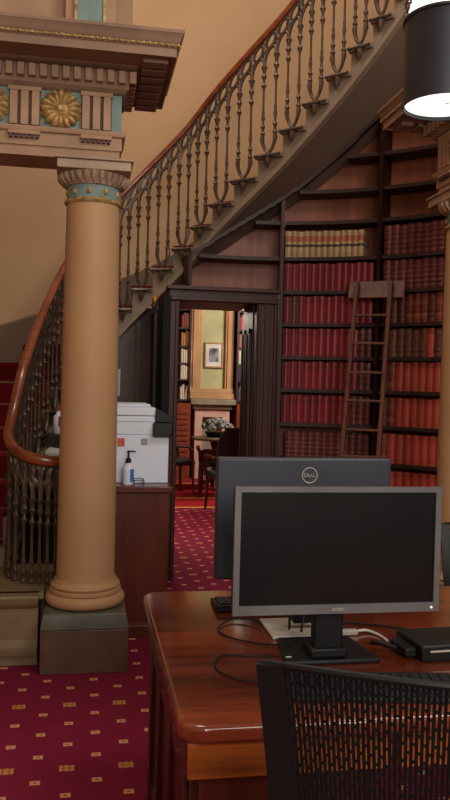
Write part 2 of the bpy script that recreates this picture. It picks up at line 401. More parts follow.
def simple_book_mesh(wd, dp, ht, m, pages=m_paper):
    mb = MB()
    mb.box(-wd/2+.004, wd/2-.004, .012, dp-.005, .006, ht-.006, 1)
    mb.box(-wd/2, -wd/2+.0035, .006, dp, 0, ht); mb.box(wd/2-.0035, wd/2, .006, dp, 0, ht)
    n = 6; ring = []
    for z in (0, ht):
        ring.append([(-wd/2+wd*k/n, .010-.012*math.sin(PI*k/n), z) for k in range(n+1)]+[(wd/2, .016, z), (-wd/2, .016, z)])
    mb.loft(ring)
    return mb
FB = [mat('far_book_cream', (224, 214, 190), .6, rnd=.15), mat('far_book_red', (150, 52, 46), .6, rnd=.2), mat('far_book_ochre', (206, 150, 56), .6, rnd=.2),
      mat('far_book_brown', (112, 74, 52), .6, rnd=.2), mat('far_book_navy', (52, 58, 80), .6, rnd=.2), mat('far_book_rose', (190, 110, 106), .6, rnd=.15)]
FROW = {'left': [[0,0,0,0],[0,0,0,0],[0,0,0,2,0],[2,2,3,0],[1,3,1,0],[0,3,0,0]], 'right': [[4,0,4],[4,4,0],[0,4,4],[5,5,0],[1,5,0],[5,0,1]]}
CN = ['cream','red','ochre','brown','navy','rose']
def far_books(x0, side):
    for r, row in enumerate(FROW[side]):
        x = x0
        for k, ci in enumerate(row):
            wd = .034; ht = .20+.035*((k*7+r*3) % 4)/3
            me_mb = simple_book_mesh(wd-.002, .19, ht, None)
            lean = (side == 'left' and r == 0 and k > 1)
            o = me_mb.build('book', [FB[ci], m_paper], loc=(x+wd/2, 12.63, FZ[r]+.0005))
            if lean:
                o.rotation_euler = (0, math.radians(9), 0); o.location.x += .0; o.location.z = FZ[r]+.0035
            where = 'bottom' if r == 0 else ORD[r]+' lowest'
            tag(o, f'{CN[ci]} book, {ORD[k]} from left on the {where} shelf, {side} far-room bookcase', 'book', f'books in the {side} far-room bookcase')
            x += wd+(.012 if lean else 0)
far_books(1.50, 'left'); far_books(2.435, 'right')

# rug, table, chairs of the reading room
rg = thing('area_rug', 'red rug with gold border bands beyond the doorway', 'rug', (1.8, 10.8, 0))
MB().box(.2, 3.6, 9.56, 12.2, .0005, .006).build('pile', m_rug, rg)
MB().box(.2, 3.6, 9.56, 9.64, .006, .0075).box(.2, 3.6, 10.35, 10.44, .006, .0075).box(.2, 3.6, 11.9, 11.98, .006, .0075).build('border', m_carpetgold, rg)
tb = thing('round_table', 'small round pedestal table in front of the far fireplace', 'table', (1.86, 11.3, .008))
MB().lathe([(.0,.70),(.30,.70),(.345,.715),(.35,.73),(.34,.745),(0,.745)], seg=36).build('table_top', mat('table_green_grey', (124, 112, 84), .3), tb, world=False)
MB().lathe([(.05,.03),(.06,.2),(.035,.3),(.06,.42),(.035,.55),(.08,.70)], seg=16).build('pedestal', m_wood, tb, world=False)
mb = MB()
for k in range(3):
    a = 2*PI*k/3+.4; mb.tube([(0,0,.14),(.12*math.cos(a),.12*math.sin(a),.10),(.27*math.cos(a),.27*math.sin(a),.02)], [.03,.025,.02])
mb.build('foot', m_wood, tb, world=False)
ar = thing('flower_arrangement', 'low black-and-white speckled arrangement standing on the far round table', 'arrangement', (1.88, 11.3, .7535))
MB().lathe([(.10,0),(.14,.02),(.17,.07),(.165,.075),(0,.07)], seg=20).build('bowl', m_black, ar, world=False)
mb = MB()
for k in range(70):
    a = random.random()*2*PI; e = random.random()**.7; rr = .22*e; z = .07+.17*math.sqrt(max(0, 1-(e*.95)**2))
    r = .03+.015*random.random()
    mb.lathe([(.001,-r),(r*.7,-r*.7),(r,0),(r*.7,r*.7),(.001,r)], (rr*math.cos(a), rr*math.sin(a), z), 7)
mb.build('blossoms', m_speck, ar, world=False)
def club_chair(loc, rz, label, bh=.54, aw=.66):
    t = thing('reading_chair', label, 'chair', loc, rz, 'dark leather chairs round the far table')
    MB().box(-.25,.25,-.24,.26,.40,.48).build('seat', m_leath, t, world=False, bevel=.03, seg=3)
    mb = MB(); n = 12; rings = []
    for j in range(9):
        z = .48+bh*j/8; row = []
        hw = .25*(1-.35*max(0, (j-5)/3)**2)
        for k in range(n+1):
            x = -hw+2*hw*k/n; y = -.25+.05*(x/.25)**2-.10*j/8
            row.append((x, y, z))
        row += [(x, y-.05, z) for (x, y, z) in reversed(row)]
        rings.append(row)
    mb.loft(rings).build('backrest', m_leath, t, world=False)
    for sx in (-1, 1):
        MB().tube([(sx*.26,-.27,aw),(sx*.28,-.05,aw+.01),(sx*.28,.14,aw),(sx*.27,.2,aw-.06),(sx*.25,.21,.42)], .022).build('armrest', m_wood, t, world=False)
        for sy in (-.24, .23):
            MB().tube([(sx*.225,sy,.41),(sx*.23,sy,.2),(sx*.24,sy*1.08,0)], [.025,.02,.015]).build('leg', m_wood, t, world=False)
    return t
club_chair((1.72, 9.22, .0), math.radians(6), 'black high-backed chair at the right of the doorway view, back turned')
club_chair((1.18, 10.78, .0095), math.radians(-75), 'low black armchair at the left edge of the doorway view', .20)
club_chair((1.80, 10.62, .0095), math.radians(-12), 'low black armchair directly in front of the far round table', .17, .64)
# stairs
st = thing('staircase', 'curving stone staircase with red carpet rising to the upper right', 'staircase', (-.2, 5.2, 0))
OUT = .85
for i in range(-14, 14):
    mb = MB(); z = zl(i); rings = []
    for k in range(4):
        t = min(13.95, max(-14, i-.5+k/3)); zb = max(.0, zl(max(t, -14))-.16)
        if i < -12: zb = 0
        rings.append([P(t, 0, zb), P(t, OUT, zb), P(t, OUT, z), P(t, 0, z)])
    mb.loft(rings)
    if i > -13:   # moulded nosing bar that shows at the open end of the tread
        r2 = []
        for k in range(4):
            t = i-.56+1.1*k/3
            r2.append([P(t, -.03, z-.028), P(t, .05, z-.028), P(t, .05, z+.002), P(t, -.03, z+.002)])
        mb.loft(r2)
    mb.build('step', m_sstep, st)
mb = MB(); rings = []
for i in range(-14, 14):
    z = zl(i)
    for (t, dz) in ((i-.49, -.14 if i > -14 else -.02), (i-.49, 0), (i, 0), (i+.505, 0)):
        t = max(-14, min(13.9, t))
        zz = z+dz+.028; tt = t-.13 if dz == 0 and t < i-.4 and t > -13.9 else t
        rings.append([P(tt, .05, zz), P(tt, 0.76, zz), P(tt, 0.76, zz-.027), P(tt, .05, zz-.027)])
mb.loft(rings).build('carpet_runner', m_runner, st, smooth=False)
mb = MB(); rings = []
for t in np.arange(-12.2, 13.9, .2):
    z = zl(t)-.17; rings.append([P(t, -.012, z-.02), P(t, OUT, z-.02), P(t, OUT, z), P(t, -.012, z)])
mb.loft(rings).build('soffit', m_soff, st)
mb = MB(); rings = []
for t in np.arange(-12.2, 13.9, .2):
    z = zl(t)-.19; rings.append([P(t, -.03, z-.012), P(t, .02, z-.02), P(t, .02, z+.045), P(t, -.02, z+.045), P(t, -.03, z+.01)])
mb.loft(rings).build('string_moulding', m_sstep, st)
# panelled wall that carries the lower flight
mb = MB(); rings = []
for t in np.arange(-12.6, -.6, .2):
    z = zl(t)-.2; rings.append([P(t, .08, 0), P(t, .14, 0), P(t, .14, z), P(t, .08, z)])
mb.loft(rings); rings = []
for t in np.arange(-1.2, 0.4, .25):
    z = zl(t)-.19; rings.append([P(t, .0, min(2.2, z-.01)), P(t, .03, min(2.2, z-.01)), P(t, .03, z), P(t, .0, z)])
mb.loft(rings)
for t in (-10, -8, -6.2, -4.9, -3.9, -3.1, -2.2):
    rr = [[P(t+a, .055, 0), P(t+a, .085, 0), P(t+a, .085, zl(t)-.22), P(t+a, .055, zl(t)-.22)] for a in (-.12, .12)]
    mb.loft(rr)
struct(mb.build('wall_under_stair', m_woodv))
pl = [(-1.7,4.30),(-.215,4.30),(-.215,4.605),(.13,4.605),(.13,4.99),(-.38,5.02),(-.5,5.3),(-1.7,5.3)]
mb = MB().prism(pl, 0, .34)
prof = [(.0,.30),(.012,.305),(.03,.33),(.036,.36),(.03,.371),(-.01,.375)]
mb.loft([[(x, 4.30-o, z) for (o, z) in prof]+[(x, 4.36, .375), (x, 4.36, .30)] for x in (-1.7, -.215)])
mb.prism([(-1.7,4.33),(-.19,4.33),(-.19,4.605),(.13,4.605),(.13,4.99),(-.38,5.02),(-.5,5.3),(-1.7,5.3)], .34, .375)
prof = [(0,.045),(.02,.05),(.03,.075),(.03,.10),(.012,.118),(0,.135)]
mb.loft([[(x, 4.30-o, z) for (o, z) in prof]+[(x, 4.33, .135), (x, 4.33, .045)] for x in (-1.7, -.215)])
mb.build('curb_plinth', m_stone, st)

# balustrade
bs = thing('stair_balustrade', 'bronzed iron balustrade with mahogany handrail curling into a scroll beside the column', 'balustrade', (-.2, 5.0, .375))
mb = MB(); rings = []
RP = [(-.034,-.012),(-.026,-.03),(.026,-.03),(.034,-.012),(.034,.012),(.022,.028),(0,.034),(-.022,.028),(-.034,.012)]
for t in np.arange(-21.6, 13.5, .2):
    rings.append([P(t, -.03+a*.88, zrail(t)+b*.88) for (a, b) in RP])
mb.loft(rings).build('handrail', m_rail, bs)
def baluster_mb(h):
    k = h/.63
    pr = [(.010,0),(.017,.012),(.011,.03),(.009,.055),(.016,.075),(.009,.095),(.0075,.13),(.014,.16),(.0075,.19),(.011,.21),(.0075,.23),(.007,.38),(.0075,.42),(.011,.435),(.018,.455),(.009,.475),(.0085,.51),(.019,.54),(.010,.565),(.014,.60),(.022,.63)]
    return MB().lathe([(r*1.15, z*k) for r, z in pr], seg=8)
ts = list(np.arange(-20.8, -12.2, .40))+list(np.arange(-12.25, 13.3, .5))
protos = {}
for t in ts:
    if t >= -12.3:
        k = int(math.floor(t+.5)); side = t > k; loc = P(t, -.035, zl(k)+.14)
        if side not in protos:
            protos[side] = baluster_mb(zl(t)+.68-zl(k)-.14).build('baluster', m_iron, bs, loc=loc)
        else:
            o = protos[side].copy(); COL.objects.link(o); o.location = loc
    else:
        zb = .376; h = zrail(t)-.225-zb
        if h > 0: baluster_mb(h).build('baluster', m_iron, bs, loc=P(t, -.035, zb))
for i in range(-12, 14):
    z = zl(i); mb = MB()
    a = lambda ds, dz, of=-.035: P(min(13.9, i+ds), of, z+dz)
    mb.tube([a(-.25, .15), a(-.27, .115), a(-.24, .08), a(-.15, .035), a(0, .0), a(.15, .035), a(.24, .08), a(.27, .115), a(.25, .15)], [.013,.019,.014,.012,.016,.012,.014,.019,.013], 6)
    mb.tube([a(-.55, -.012, -.045), a(-.4, -.014, -.045), a(0, -.016, -.045), a(.4, -.014, -.045), a(.5, -.012, -.045)], [.013,.009,.016,.009,.013], 6)
    mb.tube([a(0, -.03), a(0, -.05), a(0, -.075), a(0, -.09), a(0, -.105)], [.024,.026,.017,.010,.003], 6)
    mb.build('tread_bracket', m_iron, bs)
mb = MB()
fz = lambda t, dz: P(t, -.035, zrail(t)+dz)
mb.tube([fz(t, -.135) for t in np.arange(-20.8, 13.3, .25)], .012, 6)
mb.tube([fz(t, -.038) for t in np.arange(-20.8, 13.3, .25)], .009, 6)
for a, b in zip(ts[:-1], ts[1:]):
    c = (a+b)/2; h = (b-a)/2
    mb.tube([fz(c+h*math.cos(q), -.235+.10*abs(math.sin(q))**.8) for q in np.linspace(0, PI, 9)], .012, 6)
    mb.tube([fz(c+h*.72*math.cos(q), -.084+.044*math.sin(q)) for q in np.linspace(0, 2*PI, 11)[:-1]], .010, 5, closed=True)
    mb.tube([fz(a, -.24), fz(a, -.135)], .013, 5)
    mb.tube([fz(a, -.135), fz(a, -.04)], .008, 5)
mb.build('scroll_frieze', m_iron, bs)

# ------------------------------------------------------------------ curved bookcases
CX, CY, R1, R2 = 1.066, 4.32, 1.82, 2.06
def A(phi, r, z=0): return (CX+r*math.cos(phi), CY+r*math.sin(phi), z)
rad = math.radians
def arcbox(mb, p0, p1, ra, rb, z0, z1, n=10, mi=0):
    f0 = z0 if callable(z0) else (lambda p: z0); f1 = z1 if callable(z1) else (lambda p: z1)
    mb.loft([[A(p, ra, f0(p)), A(p, rb, f0(p)), A(p, rb, f1(p)), A(p, ra, f1(p))] for p in np.linspace(p0, p1, n)], mi)
    return mb
def topz(p, r=R1): q = A(p, r); return soffit_z(q[0], q[1])-.03
SHZ = [.12, .40, .66, .94, 1.22, 1.487, 1.741, 1.998, 2.25, 2.51, 2.79, 3.03, 3.29, 3.52]
def bookcase(p0, p1, zbase, label, up_left=True):
    q = A((p0+p1)/2, R1)
    t = thing('curved_bookcase', label, 'bookcase', (q[0], q[1], 0))
    arcbox(MB(), p0, p1, R2-.02, R2, zbase, lambda p: topz(p)+.02, 20).build('back_panel', m_back, t)
    def upr(p):
        d = .015/R1
        mb = MB(); arcbox(mb, p-d, p+d, R1-.005, R2-.02, zbase, lambda pp: topz(p), 2)
        arcbox(mb, p-d*.5, p+d*.5, R1-.014, R1-.005, zbase, lambda pp: topz(p), 2)
        mb.build('upright', m_wood, t)
    upr(p0 if not up_left else p1)
    if up_left: upr(p0)
    for z in SHZ:
        if z < zbase+.01: continue
        a, b = min(p0, p1)+.0105, max(p0, p1)-.0105
        while b > a and topz(b) < z+.03: b -= .01
        if b-a < .03: continue
        arcbox(MB(), a, b, R1+.01, R2-.02, z-.028, z, 14).build('shelf', m_shelf, t)
    mb = MB(); arcbox(mb, p0, p1, R1-.025, R1+.02, lambda p: topz(p)-.022, lambda p: topz(p)+.012, 20)
    mb.build('top_moulding', m_shelf, t)
    return t
PH = [rad(99), rad(76.3), rad(52.7), rad(28.8)]
bookcase(PH[1], PH[2], 0, 'curved mahogany bookcase of crimson books directly right of the doorway')
bookcase(PH[2], PH[3], 0, 'curved mahogany bookcase of orange-red books behind the ladder, next to right column', up_left=False)
bookcase(PH[0], PH[1], 2.27, 'empty curved shelves under the stair, above the doorway', up_left=False)

def leather(name, c, c2, rough=.42, rnd=.22, bd=None):
    m = mat(name, c, rough, c2=c2, scale=(30, 30, 9), rnd=rnd); return bands(m, bd) if bd else m
GB = [(.10,.115,(190,140,96),.5),(.30,.315,(190,140,96),.5),(.52,.535,(190,140,96),.45),(.72,.735,(190,140,96),.5),(.88,.9,(190,140,96),.5)]
LM = {
 'tan': leather('tan_law_calf', (200,170,120), (176,146,98), bd=[(.60,.82,(176,84,56),.85),(.40,.50,(40,28,22),.9),(.1,.12,(120,84,50),.6),(.9,.92,(120,84,50),.6)], rnd=.12),
 'crimson': leather('crimson_leather', (156,36,46), (122,26,36), bd=[(.12,.13,(200,120,96),.4),(.80,.84,(96,14,22),.6),(.9,.91,(200,120,96),.35)]),
 'maroon': leather('maroon_leather', (124,48,52), (96,34,38), bd=[(z, z+.025, (176,124,104), .45) for z in (.1,.26,.42,.58,.74,.9)]),
 'brown': leather('brown_calf', (116,68,50), (84,48,38), bd=GB),
 'mixed': leather('gilt_brown_red_calf', (146,60,46), (110,44,36), bd=[(.15,.3,(170,106,60),.5),(.62,.78,(150,90,50),.5)]),
 'orange': leather('orange_red_cloth', (196,84,64), (170,66,52), bd=[(.10,.12,(120,30,24),.5),(.84,.9,(130,34,26),.5)], rnd=.16),
 'russet': leather('dark_russet_leather', (104,38,36), (74,26,26), bd=GB),
}
BKW = {}
def law_book(kind, wd, ht, k):
    key = (kind, round(wd, 3), round(ht, 3))
    if key not in BKW:
        mb = simple_book_mesh(wd, .165, ht, None)
        if kind in ('maroon', 'brown', 'russet', 'mixed'):      # raised cords across the spine
            for f in (.2, .38, .56, .74): mb.box(-wd*.36, wd*.36, -.005, .004, ht*f, ht*f+.006)
        o = mb.build('book', [LM[kind], m_paper]); BKW[key] = o; return o
    o = BKW[key].copy(); COL.objects.link(o); return o
NAME = {'tan': 'tan calf', 'crimson': 'crimson leather', 'maroon': 'maroon leather', 'brown': 'brown calf', 'mixed': 'gilt red-brown', 'orange': 'orange-red', 'russet': 'dark russet'}
def row(z, p_start, p_end, kinds, ht, bay, shelf, hv=.006, skip=()):
    n = len(kinds); span = (p_start-p_end)
    for k, kd in enumerate(kinds):
        if k in skip: continue
        p = p_start-span*(k+.5)/n
        wd = span*(R1+.035)/n-.0035
        hh = ht-(hv if (k*5+len(shelf)) % 3 == 0 else 0)
        o = law_book(kd, wd, hh, k)
        q = A(p, R1+.035, z+.0008); o.location = q; o.rotation_euler = (0, 0, p-PI/2)
        tag(o, f'{NAME[kd]} book, {ORD[k]} from left on the {shelf} shelf, {bay} bay', 'book', f'{NAME[kd]} books, {bay} bay, {shelf} shelf')
m0, m1 = PH[1]-.013, PH[2]+.016
C = ['crimson']
row(2.51, m0, m1+.055, ['tan']*13, .205, 'middle', 'topmost filled', .004)
row(2.25, m0, m1+.01, C*14, .215, 'middle', 'second filled')
row(1.998, m0, m1+.01, ['crimson','russet']+C*11, .212, 'middle', 'third filled')
row(1.741, m0, m1+.01, C*11+['russet']*2, .215, 'middle', 'fourth filled')
row(1.487, m0, m1+.01, C*11+['russet']*2, .213, 'middle', 'fifth filled')
row(1.22, m0, m1+.01, C*10+['russet']*3, .216, 'middle', 'sixth filled')
row(.94, m0-.02, m1+.01, ['maroon']*8+['russet']*4, .212, 'middle', 'seventh filled')
r0_, r1_ = PH[2]-.014, PH[3]+.022
row(2.51, r0_, r1_, ['maroon']*12, .225, 'right', 'topmost filled')
row(2.25, r0_, r1_, ['maroon']*12, .222, 'right', 'second filled')
row(1.998, r0_, r1_, ['russet','brown','russet','mixed','mixed','mixed','russet','mixed','mixed','mixed','russet','mixed'], .215, 'right', 'third filled')
row(1.741, r0_, r1_, ['russet','brown','brown','brown','brown','brown','orange','brown','orange','orange','russet','orange'], .212, 'right', 'fourth filled')
row(1.487, r0_, r1_, ['russet','mixed']+['orange']*10, .217, 'right', 'fifth filled')
row(1.22, r0_, r1_, ['russet','mixed']+['orange']*10, .214, 'right', 'sixth filled')
row(.94, r0_, r1_, ['mixed']+['orange']*10, .222, 'right', 'seventh filled', .003)
row(.66, r0_, r1_, ['orange']*11, .222, 'right', 'eighth filled', .003)

# ------------------------------------------------------------------ doorway
d1 = struct(bpy.data.objects.new('door_1', None)); COL.objects.link(d1); d1.location = (1.0, 6.07, 0)
mb = MB()
for (x0, x1) in ((.60, .70), (1.30, 1.465)):
    mb.box(x0, x1, 6.05, 6.15, 0, 2.13)
    mb.box(x0+.01, x0+.03, 6.03, 6.05, 0, 2.13); mb.box(x1-.03, x1-.01, 6.03, 6.05, 0, 2.13)
    if x1-x0 > .1: mb.box((x0+x1)/2-.02, (x0+x1)/2+.02, 6.035, 6.05, 0, 2.13)
mb.build('door_jamb', m_wood, d1, bevel=.004)
mb = MB().box(.62, 1.47, 6.05, 6.15, 2.13, 2.24).box(.60, 1.48, 6.01, 6.15, 2.215, 2.245).box(.63, 1.46, 6.03, 6.05, 2.135, 2.16)
mb.build('door_head', m_wood, d1, bevel=.004)
lf = MB().box(.535, .59, 5.62, 6.04, .01, 2.12)
for (z0, z1) in ((.12, .9), (1.0, 2.0)): lf.box(.530, .535, 5.70, 5.96, z0, z1)
lf.build('door_leaf', mat('dark_door_leaf', (18, 13, 13), .6, c2=(14, 10, 10), spec=.15), d1, bevel=.004)
gl = thing('amber_wall_light', 'small amber and brass light high beside the left door jamb', 'wall light', (.505, 5.99, 2.06))
MB().lathe([(.001,0),(.014,.005),(.02,.02),(.012,.03)], seg=12).build('bracket', m_iron, gl, world=False)
MB().lathe([(.010,.03),(.018,.04),(.023,.058),(.02,.08),(.011,.092),(.001,.095)], seg=16).build('globe', m_brass, gl, world=False)
MB().box(-.05,.05,.02,.06,.0,.02).build('arm', m_iron, gl, world=False)
tag(MB().box(.225,.262,5.985,5.99,1.40,1.60).build('paper_notice', m_greyl), 'narrow pale notice on the dark panelling above the printer', 'notice')

# library ladder
ld = thing('library_ladder', 'oak library ladder with a headboard leaning against the red books', 'ladder', (1.85, 5.31, 0))
Lt, Lb = Vector((1.996, 5.744, 2.30)), Vector((1.713, 5.341, 0)); Rt, Rb = Vector((2.210, 5.612, 2.30)), Vector((1.957, 5.235, 0))
ax = (Rt-Lt).normalized(); ay = Vector((-ax.y, ax.x, 0))
for (b, tt) in ((Lb, Lt), (Rb, Rt)):
    mb = MB(); mb.loft([[p+ax*sx*.014+ay*sy*.022 for (sx, sy) in ((-1,-1),(1,-1),(1,1),(-1,1))] for p in (b, tt)])
    mb.build('side_rail', m_ladder, ld, bevel=.003)
for k, z in enumerate((.16, .33, .50, .67, .84, 1.01, 1.20, 1.41, 1.615, 1.83, 2.04)):
    f = z/2.31; a, b = Lb.lerp(Lt, f), Rb.lerp(Rt, f)
    MB().obox(a-ay*.03-ax*.0, b-a, ay*.06, Vector((0,0,.016))).build('rung', m_ladder, ld, bevel=.003)
o = Lt-ax*.07+ay*.018; o.z = 2.172
lean = Vector((ay.x*.055, ay.y*.055, .135))
hb = MB().obox(o-Vector((ay.x*.03, ay.y*.03, 0)), (Rt-Lt)+ax*.17, ay*.018, lean)
hb.build('headboard', m_ladder, ld, bevel=.012, seg=3)

# ------------------------------------------------------------------ columns and entablatures
def column(loc, label):
    t = thing('column', label, 'column', loc, group='ochre hall columns')
    MB().loft([[(s1*w, s2*w, z) for (s1, s2) in ((-1,-1),(1,-1),(1,1),(-1,1))] for (w, z) in ((.223,0),(.223,.225))]).build('plinth', m_plow, t, world=False, bevel=.004)
    MB().loft([[(s1*w, s2*w, z) for (s1, s2) in ((-1,-1),(1,-1),(1,1),(-1,1))] for (w, z) in ((.224,.226),(.224,.24),(.212,.305),(.205,.31))]).build('plinth_cap', m_pup, t, world=False, bevel=.004)
    pr = [(.15,.31)]+[(.182+.03*math.cos(a), .345+.033*math.sin(a)) for a in np.linspace(-PI/2, PI/2, 9)]
    pr += [(.186,.379),(.190,.383),(.190,.398),(.184,.402)]+[(.172+.014*math.cos(a), .416+.013*math.sin(a)) for a in np.linspace(-PI/2, PI/2, 5)]+[(.17,.432),(.166,.45),(.15,.45)]
    MB().lathe(pr, seg=48).build('base_moulding', m_colm, t, world=False)
    pr = [(.155-.015*f**1.6, .45+1.985*f) for f in np.linspace(0, 1, 14)]
    MB().lathe(pr, seg=48).build('shaft', m_colm, t, world=False)
    c = MB().lathe([(.13,2.435),(.148,2.435),(.154,2.445),(.148,2.457),(.142,2.46)], seg=40)
    c.build('astragal', m_gold, t, world=False)
    nk = MB().lathe([(.139,2.46),(.139,2.525)], seg=40).build('necking', m_teal, t, world=False)
    g = MB()
    for k in range(10):
        a = 2*PI*(k+.25)/10; g.lathe([(.001,-.018),(.010,-.013),(.013,.0),(.010,.013),(.001,.018)], (.136*math.cos(a), .142*math.sin(a), 2.492), 8)
    sub(g, 'rosette', m_gold, nk)
    MB().lathe([(.139,2.525),(.15,2.528),(.153,2.54),(.165,2.56),(.182,2.582),(.186,2.588),(.14,2.588)], seg=40).build('echinus', m_cap, t, world=False)
    g = MB()
    for k in range(28):
        a = 2*PI*k/28; g.tube([(.156*math.cos(a), .156*math.sin(a), 2.538), (.178*math.cos(a), .178*math.sin(a), 2.565), (.184*math.cos(a), .184*math.sin(a), 2.586)], [.009,.015,.011], 6)
    g.build('egg_and_dart', m_cap, t, world=False)
    MB().box(-.188,.188,-.188,.188,2.588,2.635).box(-.2,.2,-.2,.2,2.635,2.648).build('abacus', m_cap, t, world=False, bevel=.004)
    return t
c1 = column((.028, 4.36, 0), 'left ochre column on a dark plinth beside the stair scroll')
c2 = copy_tree(c1); c2.location = (2.20, 4.36, 0); c2['label'] = 'right ochre column at the photo edge in front of the bookcase'

def entablature(name, T, length, label, n_bays):
    """T(a, o, z): a along the beam (0 at its free end, negative inwards), o out from its face, depth .33"""
    t = thing(name, label, 'entablature', T(-.166, -.135, 2.65)); D = .27
    def ringp(o, z): return [T(-length, o, z), T(o, o, z), T(o, -D-o, z), T(-length, -D-o, z)]
    MB().loft([ringp(o, z) for o, z in ((-.01,2.65),(-.01,2.70),(0,2.70),(0,2.765),(.012,2.768),(.02,2.785),(.02,2.792),(0,2.792))]).build('architrave', m_ent, t)
    MB().loft([ringp(o, z) for o, z in ((-.004,2.792),(-.004,3.01))]).build('frieze', m_teal, t)
    pf = [(0,2.985),(.012,2.99),(.018,3.0),(.03,3.01),(.03,3.10),(.055,3.105),(.07,3.112),(.075,3.12),(.235,3.12),(.24,3.11),(.25,3.11),(.25,3.15),(.256,3.155),(.256,3.172),(.262,3.176),(.268,3.19),(.28,3.212),(.284,3.216),(.284,3.232),(.0,3.258)]
    MB().loft([ringp(o, z) for o, z in pf]).build('cornice', m_corn, t)
    g = MB(); g.tube([T(-length+.01, .259, 3.163), T(.2585, .259, 3.163), T(.2585, -D-.2, 3.163)], .0045, 6)
    n = int(length/.028)
    for k in range(n):
        a = .255-k*.028
        if a < -length: break
        p = T(a, .262, 3.163); g.lathe([(.001,-.008),(.007,-.005),(.009,0),(.007,.005),(.001,.008)], p, 6)
    for k in range(int((.25+D+.2)/.028)):
        p = T(.262, .25-k*.028, 3.163); g.lathe([(.001,-.008),(.007,-.005),(.009,0),(.007,.005),(.001,.008)], p, 6)
    g.build('gilded_bead', m_gold, t)
    g = MB(); k = 0
    while True:
        a = .065-k*.056
        if a < -min(length, 1.1): break
        g.obox(T(a-.034, .028, 3.03), Vector(T(a, .028, 3.03))-Vector(T(a-.034, .028, 3.03)), Vector(T(a-.034, .066, 3.03))-Vector(T(a-.034, .028, 3.03)), Vector((0,0,.062))); k += 1
    for k in range(8):
        o = .05-k*.056
        g.obox(T(.028, o-.034, 3.03), Vector(T(.066, o-.034, 3.03))-Vector(T(.028, o-.034, 3.03)), Vector(T(.028, o, 3.03))-Vector(T(.028, o-.034, 3.03)), Vector((0,0,.062)))
    g.build('dentil_course', m_ent, t, bevel=.003)
    g = MB()
    for k in range(7):     # flat blocks under the cornice on its return and its front
        o = .19-k*.11
        g.obox(T(.09, o-.075, 3.098), Vector(T(.215, o-.075, 3.098))-Vector(T(.09, o-.075, 3.098)), Vector(T(.09, o, 3.098))-Vector(T(.09, o-.075, 3.098)), Vector((0,0,.024)))
    g.build('soffit_block', m_corn, t, bevel=.003)
    for b in range(n_bays):
        a1 = -.055-b*.36
        for kk in range(1):
            tg = MB()
            def ob(a0, a1_, o0, o1, z0, z1, mi): tg.obox(T(a0, o0, z0), Vector(T(a1_, o0, z0))-Vector(T(a0, o0, z0)), Vector(T(a0, o1, z0))-Vector(T(a0, o0, z0)), Vector((0,0,z1-z0)), mi)
            wd = .155
            ob(a1-wd, a1, -.003, .006, 2.793, 2.985, 1)
            for j in range(3): ob(a1-wd+.004+j*.054, a1-wd+.042+j*.054, .004, .024, 2.795, 2.965, 0)
            ob(a1-wd-.004, a1+.004, .004, .026, 2.965, 2.987, 0)
            ob(a1-wd-.002, a1+.002, .0, .022, 2.748, 2.766, 0)
            for j in range(6): ob(a1-wd+.003+j*.026, a1-wd+.021+j*.026, .0, .018, 2.73, 2.748, 1)
            tg.build('triglyph', [m_ent, m_groove], t, bevel=.002)
        ac = a1-.155-.103; c = Vector(T(ac, .004, 2.89)); e1 = (Vector(T(ac+1, .004, 2.89))-c); e3 = Vector((0,0,1)); e2 = (Vector(T(ac, 1.004, 2.89))-c)
        g = MB(); NT = 96; prof = [0,.013,.023,.034,.052,.075,.092,.106]
        vv = [c+e2*.03]
        for j, r in enumerate(prof[1:]):
            for k in range(NT):
                q = 2*PI*k/NT; lob = abs(math.cos(q*8))**.6; lob2 = abs(math.cos(q*8))
                rr = r*(1-.14*(1-lob)*(1 if r > .07 else 0)); h = {1:.032,2:.02,3:.014,4:.012+.014*lob2,5:.016+.014*lob2,6:.012+.012*lob2,7:.0}[j+1]
                vv.append(c+e1*rr*math.cos(q)+e3*rr*math.sin(q)+e2*h)
        ff = [(0, 1+k, 1+(k+1) % NT) for k in range(NT)]
        for j in range(len(prof)-2):
            for k in range(NT): ff.append((1+j*NT+k, 1+j*NT+(k+1) % NT, 1+(j+1)*NT+(k+1) % NT, 1+(j+1)*NT+k))
        g.add(vv, ff).build('rosette', m_gold, t)
    return t
entablature('entablature', lambda a, o, z: (.166+a, 4.215-o, z), 2.6, 'painted entablature with gilt rosettes carried by the left column', 3)
entablature('entablature', lambda a, o, z: (2.05-o, 4.525+a, z), 1.5, 'painted entablature carried by the right column behind the pendant lamp', 3)
pd = thing('upper_pedestal', 'tan pedestal block with a gilt-edged teal panel standing on the left cornice', 'pedestal', (-.1, 4.4, 3.26))
MB().box(-.14,.13,4.37,4.62,3.26,4.6).box(-.9,-.14,4.46,4.62,3.26,4.6).box(.13,.22,4.46,4.62,3.26,4.6).build('block', m_ent, pd, bevel=.004)
MB().box(-.075,.055,4.355,4.37,3.40,4.4).build('panel', m_teal, pd)
mb = MB()
for x in (-.092, .058): mb.box(x, x+.016, 4.345, 4.37, 3.39, 4.41)
mb.box(-.092,.074,4.345,4.37,3.385,3.40); mb.build('gilt_edging', m_gold, pd)

